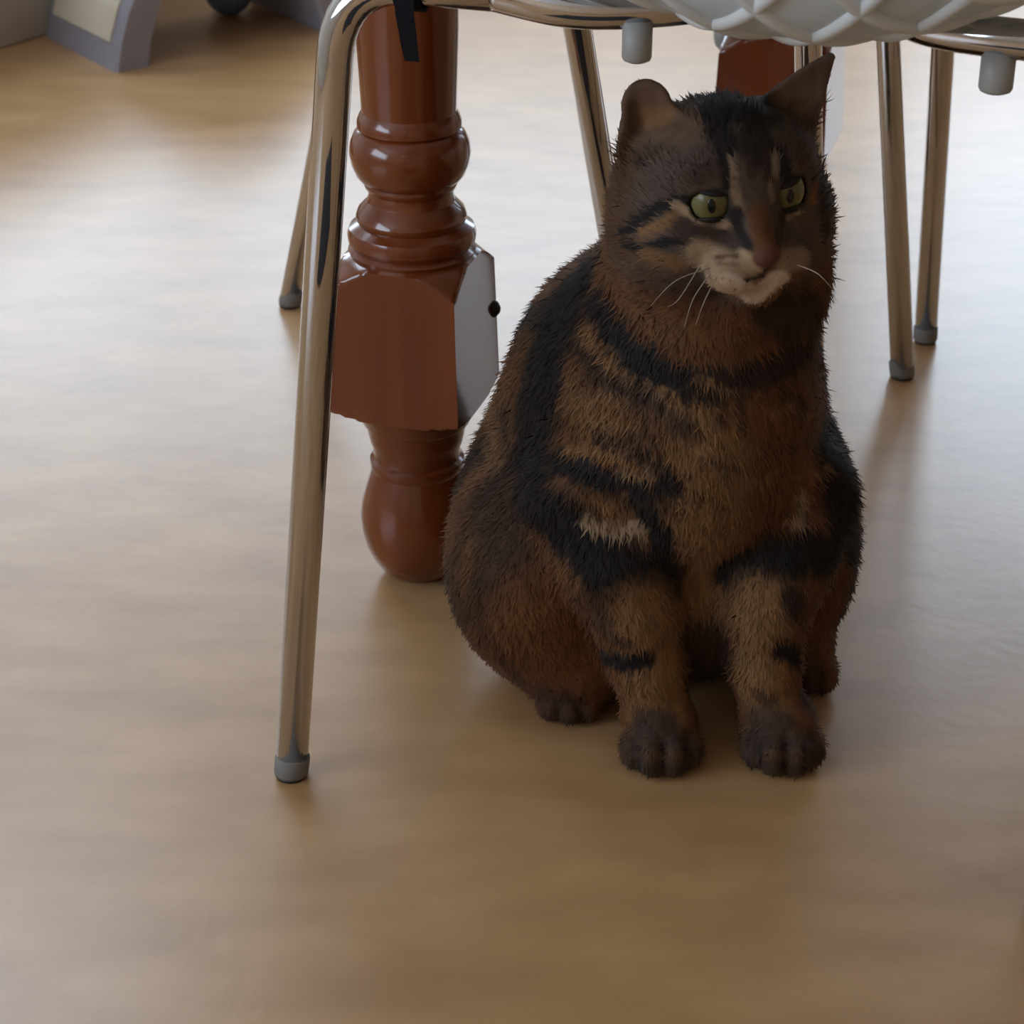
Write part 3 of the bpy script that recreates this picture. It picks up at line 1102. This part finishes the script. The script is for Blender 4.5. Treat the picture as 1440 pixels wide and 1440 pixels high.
S_([(1066, 300), (1076, 345)], .0055, RUST * .62, .9, .95)
S_([(985, 355), (1020, 372), (1055, 378)], .0075, LIGHT * .85, .8, .95)
S_([(910, 358), (960, 372)], .004, TAN * .8, .9, .8)
S_([(1104, 366), (1130, 362)], .0058, LIGHT * .7, .9, .9)
S_([(1044, 360), (1056, 372)], .0035, LIGHT, .8, .9)
S_([(1020, 402), (1060, 415), (1092, 395)], .0062, PALE, .6)
S_([(1000, 392), (1020, 402)], .005, LIGHT, .9, .8)
S_([(1008, 361), (1035, 360)], .0016, BROWN * .7, .9, .8)
S_([(1012, 371), (1034, 371)], .0013, BROWN, .9, .5)
S_([(1078, 378), (1074, 387), (1052, 393)], .0015, DARK * .8, .6)
# nose leather
nl = np.linalg.norm((Hh - np.array((0, .0655, -.0125))) / np.array((.0078, .006, .0055)), axis=1)
t = np.clip((1.25 - nl) / .35, 0, 1)[:, None]
col = col * (1 - t) + np.array((.105, .040, .030)) * t
# dark rims round the eyes
for e in EYES:
    q = Hh - np.array(e)
    r = np.linalg.norm(q, axis=1)
    t = np.clip((EYE_R + .0028 - r) / .0014, 0, 1)[:, None] * (q[:, 1] > 0)[:, None]
    col = col * (1 - t) + BLACK * .8 * t
# ears: dark backs, dusky pink-brown insides
for (base, tip, op, hw_, tipr), in_c in zip(EARS, (np.array((.13, .078, .050)), np.array((.17, .112, .085)))):
    A, L = ear_axes(base, tip, op)
    q = (Hh - np.array(base)) @ A.T
    nl_ = VN @ HM.T @ A.T
    inside = (q[:, 2] > .008) & (np.abs(q[:, 0]) < hw_ * 1.2) & (np.abs(q[:, 1]) < .03)
    w = (np.clip((q[:, 2] - .008) / .012, 0, 1) * inside)[:, None]
    front = np.clip(nl_[:, 1] * 3 + .2, 0, 1)[:, None]
    col = col * (1 - w) + (BROWN * .45 * (1 - front) + in_c * front) * w
S_([(905, 165), (935, 165)], .006, TAN * .95, .9, .8)
S_([(890, 150), (895, 180)], .004, BROWN * .5, .9, .7)
S_([(1100, 190), (1140, 180)], .007, GREYB, 1.0, .5)
col = col * 1.12 * (1 + .22 * nz2 + .18 * nz1)[:, None]
col = np.clip(col, .004, .9)

m_fur = mat('tabby_fur', (.1, .06, .03), .75, spec=.18)
nt = m_fur.node_tree
an = nt.nodes.new('ShaderNodeAttribute')
an.attribute_name = 'coat'
nt.links.new(an.outputs['Color'], nt.nodes['Principled BSDF'].inputs['Base Color'])
pb = nt.nodes['Principled BSDF']
pb.inputs['Sheen Weight'].default_value = .04
pb.inputs['Sheen Roughness'].default_value = .5


def set_col(me, c):
    at_ = me.attributes.new('coat', 'FLOAT_COLOR', 'POINT')
    at_.data.foreach_set('color', np.concatenate([c, np.ones((len(c), 1))], 1).astype(np.float32).ravel())


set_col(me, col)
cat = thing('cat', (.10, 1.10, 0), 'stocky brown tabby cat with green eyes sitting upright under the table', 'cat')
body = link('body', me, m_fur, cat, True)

# --- coat: short strands lying along the body
tri = np.concatenate([Q[:, [0, 1, 2]], Q[:, [0, 2, 3]]])
ar = np.linalg.norm(np.cross(V[tri[:, 1]] - V[tri[:, 0]], V[tri[:, 2]] - V[tri[:, 0]]), axis=1)
vis = (V[tri[:, 0]][:, 2] > .004)
ar = ar * vis
NS = 120000
pick = rng.choice(len(tri), NS, p=ar / ar.sum())
w = rng.random((NS, 2))
w = np.where(w.sum(1, keepdims=True) > 1, 1 - w, w)
w3 = np.stack([1 - w.sum(1), w[:, 0], w[:, 1]], 1)
R0 = (V[tri[pick]] * w3[..., None]).sum(1)
NR = (VN[tri[pick]] * w3[..., None]).sum(1)
NR /= np.linalg.norm(NR, axis=1, keepdims=True) + 1e-9
CR = (col[tri[pick]] * w3[..., None]).sum(1)
HR = hl(R0)
on_head = (np.linalg.norm(HR, axis=1) < .072) | ((HR[:, 2] > .030) & (np.linalg.norm(HR, axis=1) < .12))
# flow: away from the nose on the head, downwards on the body
nose = np.array(hw(0, .062, -.010))
flow = np.where(on_head[:, None], R0 - nose, np.array((0, .25, -1.0)))
flow = flow - NR * (flow * NR).sum(1, keepdims=True)
flow /= np.linalg.norm(flow, axis=1, keepdims=True) + 1e-9
flow += rng.normal(0, .28, flow.shape)
dirv = flow + NR * .26
dirv /= np.linalg.norm(dirv, axis=1, keepdims=True)
dist_n = np.linalg.norm(R0 - nose, axis=1)
L = np.full(NS, .0072)
L = np.where(R0[:, 2] < .13, .0062, L)
L = np.where(R0[:, 2] < .05, .0040, L)
hl_len = np.clip(.0018 + (dist_n - .012) * .075, .0016, .0065)
L = np.where(on_head, hl_len, L)
ear_r = (HR[:, 2] > .036) & on_head & (np.abs(HR[:, 0]) > .018)
L = np.where(ear_r, .0016, L)
keep = np.ones(NS, bool)
for e in EYES:
    q = HR - np.array(e)
    keep &= np.linalg.norm(q, axis=1) > EYE_R + .0030
keep &= np.linalg.norm((HR - np.array((0, .0655, -.0125))) / np.array((.0078, .006, .0055)), axis=1) > 1.3
L = L * (.65 + .6 * rng.random(NS))
R0, NR, CR, dirv, L = R0[keep], NR[keep], CR[keep], dirv[keep], L[keep]
NS = len(R0)
side = np.cross(dirv, NR + rng.normal(0, .3, NR.shape))
side /= np.linalg.norm(side, axis=1, keepdims=True) + 1e-9
wd = (.00042 * (.7 + .6 * rng.random(NS)))[:, None]
wd = np.minimum(wd, L[:, None] * .14)
b0 = R0 - NR * .0004
mid = b0 + dirv * L[:, None] * .55
droop = flow[keep] * .35 - NR * .12
tip = b0 + dirv * L[:, None] + droop * L[:, None] * .45
tip[:, 2] = np.maximum(tip[:, 2], .0012)
mid[:, 2] = np.maximum(mid[:, 2], .0012)
FV = np.stack([b0 - side * wd, b0 + side * wd, mid + side * wd * .8, mid - side * wd * .8, tip], 1).reshape(-1, 3)
base = np.arange(NS)[:, None] * 5
FT = np.concatenate([base + np.array([[0, 1, 2]]), base + np.array([[0, 2, 3]]), base + np.array([[3, 2, 4]])])
fm = bpy.data.meshes.new('fur')
fm.from_pydata(FV.tolist(), [], FT.tolist())
tint = (.82 + .5 * rng.random((NS, 1)))
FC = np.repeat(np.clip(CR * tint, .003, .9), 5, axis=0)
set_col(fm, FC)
fm.shade_smooth()
fm.normals_split_custom_set_from_vertices(np.repeat(NR, 5, axis=0).tolist())
fur = link('fur', fm, m_fur, cat, False)
fur['kind'] = 'stuff'

# --- eyes
m_eye = mat('iris_green', (.2, .19, .06), .30, spec=.4)
nt = m_eye.node_tree
tc = nt.nodes.new('ShaderNodeTexCoord')
ln = nt.nodes.new('ShaderNodeVectorMath'); ln.operation = 'LENGTH'
mp = nt.nodes.new('ShaderNodeMapping'); mp.inputs['Scale'].default_value = (1, 0, 1)
nt.links.new(tc.outputs['Object'], mp.inputs['Vector'])
nt.links.new(mp.outputs['Vector'], ln.inputs[0])
cr = nt.nodes.new('ShaderNodeValToRGB')
cr.color_ramp.elements[0].position = .0025 / .0112
cr.color_ramp.elements[0].color = (.105, .085, .028, 1)
cr.color_ramp.elements[1].position = .80
cr.color_ramp.elements[1].color = (.165, .155, .062, 1)
e3 = cr.color_ramp.elements.new(.93); e3.color = (.05, .045, .02, 1)
e4 = cr.color_ramp.elements.new(1.0); e4.color = (.01, .008, .006, 1)
md = nt.nodes.new('ShaderNodeMath'); md.operation = 'DIVIDE'; md.inputs[1].default_value = EYE_R
nt.links.new(ln.outputs['Value'], md.inputs[0])
nt.links.new(md.outputs[0], cr.inputs['Fac'])
nt.links.new(cr.outputs['Color'], nt.nodes['Principled BSDF'].inputs['Base Color'])
m_pup = mat('pupil_black', (.003, .003, .003), .25)
gz = [(-.34, 0, .02), (0.0, 0, .0)]
for e, g in zip(EYES, gz):
    c = hw(*e)
    d = (h_f + h_r * g[0] + h_u * g[2]).normalized()
    rr_ = d.cross(h_u).normalized()
    if rr_.dot(h_r) < 0:
        rr_ = -rr_
    uu = rr_.cross(d).normalized()
    if uu.dot(h_u) < 0:
        uu = -uu
    Mx = Matrix((rr_, -d, uu)).transposed().to_4x4()
    Mx.translation = c
    bm = bmesh.new()
    bmesh.ops.create_uvsphere(bm, u_segments=40, v_segments=24, radius=EYE_R)
    em = bpy.data.meshes.new('eye')
    bm.to_mesh(em); bm.free()
    eo = bpy.data.objects.new('eye', em)
    C.objects.link(eo)
    em.materials.append(m_eye)
    em.shade_smooth()
    eo.parent = cat
    eo.matrix_parent_inverse = cat.matrix_basis.inverted()
    eo.matrix_basis = Mx
    eo['label'] = 'olive green iris'
    bm = bmesh.new()
    ro = EYE_R + .0002
    rings = []
    for i in range(7):
        f_ = i / 6
        ring = []
        for k in range(28):
            th = 2 * PI * k / 28
            x, z = math.cos(th) * .0023 * f_, math.sin(th) * .0041 * f_
            ring.append(bm.verts.new((x, -math.sqrt(ro * ro - x * x - z * z) if i < 6 else -math.sqrt((EYE_R - .0003) ** 2 - x * x - z * z), z)))
        rings.append(ring)
    for ra, rb in zip(rings[1:-1], rings[2:]):
        for k in range(28):
            bm.faces.new((ra[k], ra[(k + 1) % 28], rb[(k + 1) % 28], rb[k]))
    bm.faces.new(rings[1])
    for v in rings[0]:
        bm.verts.remove(v)
    bmesh.ops.recalc_face_normals(bm, faces=bm.faces)
    pm = bpy.data.meshes.new('pupil')
    bm.to_mesh(pm); bm.free()
    pm.materials.append(m_pup)
    pm.shade_smooth()
    po = bpy.data.objects.new('pupil', pm)
    C.objects.link(po)
    po.parent = eo

# --- lids: clean-edged caps over each ball
m_lid = noisy(mat('lid_skin', (.014, .010, .009), .6, spec=.25), (.011, .008, .007), (.018, .013, .011), scale=(200, 200, 200))
for s_, e in zip((-1, 1), EYES):
    for n, h_, R_ in (((s_ * -.12, .20, .95), .0076, EYE_R + .0016), ((s_ * .06, .18, -.97), .0089, EYE_R + .0014)):
        n = (h_r * n[0] + h_f * n[1] + h_u * n[2]).normalized()
        x_ = n.cross(h_r).normalized()
        y_ = n.cross(x_).normalized()
        amax = math.acos(h_ / R_)
        bm = bmesh.new()
        rings = []
        for i in range(1, 11):
            if i < 9:
                a, r_ = amax * i / 8, R_
            else:
                a, r_ = amax + (.03 if i == 9 else .01), (R_ - .0007 if i == 9 else EYE_R - .0004)
            rings.append([bm.verts.new(hw(*e) + (n * math.cos(a) + (x_ * math.cos(2 * PI * k / 40) + y_ * math.sin(2 * PI * k / 40)) * math.sin(a)) * r_) for k in range(40)])
        for ra, rb in zip(rings[:-1], rings[1:]):
            for k in range(40):
                bm.faces.new((ra[k], ra[(k + 1) % 40], rb[(k + 1) % 40], rb[k]))
        bm.faces.new(rings[0][::-1])
        from_bm('eyelid', bm, m_lid, cat, True)

# --- whiskers
m_wh = noisy(mat('whisker', (.6, .55, .48), .4), (.34, .28, .22), (.46, .40, .32), scale=(90, 90, 90))
WH = [((985, 372), (955, 420), (938, 432)), ((1000, 384), (975, 420), (962, 462)), ((1008, 388), (990, 425), (978, 458)),
      ((1000, 376), (950, 395), (915, 430)), ((1120, 372), (1150, 385), (1172, 408))]
for a, b, c in WH:
    p0 = on_cat(*a)
    if p0 is None:
        continue
    nrm = -(p0 - cam_p).normalized()
    d = p0.y - .004
    p1, p2 = at(b[0], b[1], d - .006), at(c[0], c[1], d - .006)
    path = smooth_path([p0 - nrm * .001, p1, p2], 8)
    n = len(path)
    tube('whisker', path, [.00036 * (1 - .75 * i / (n - 1)) for i in range(n)], m_wh, cat, 6)
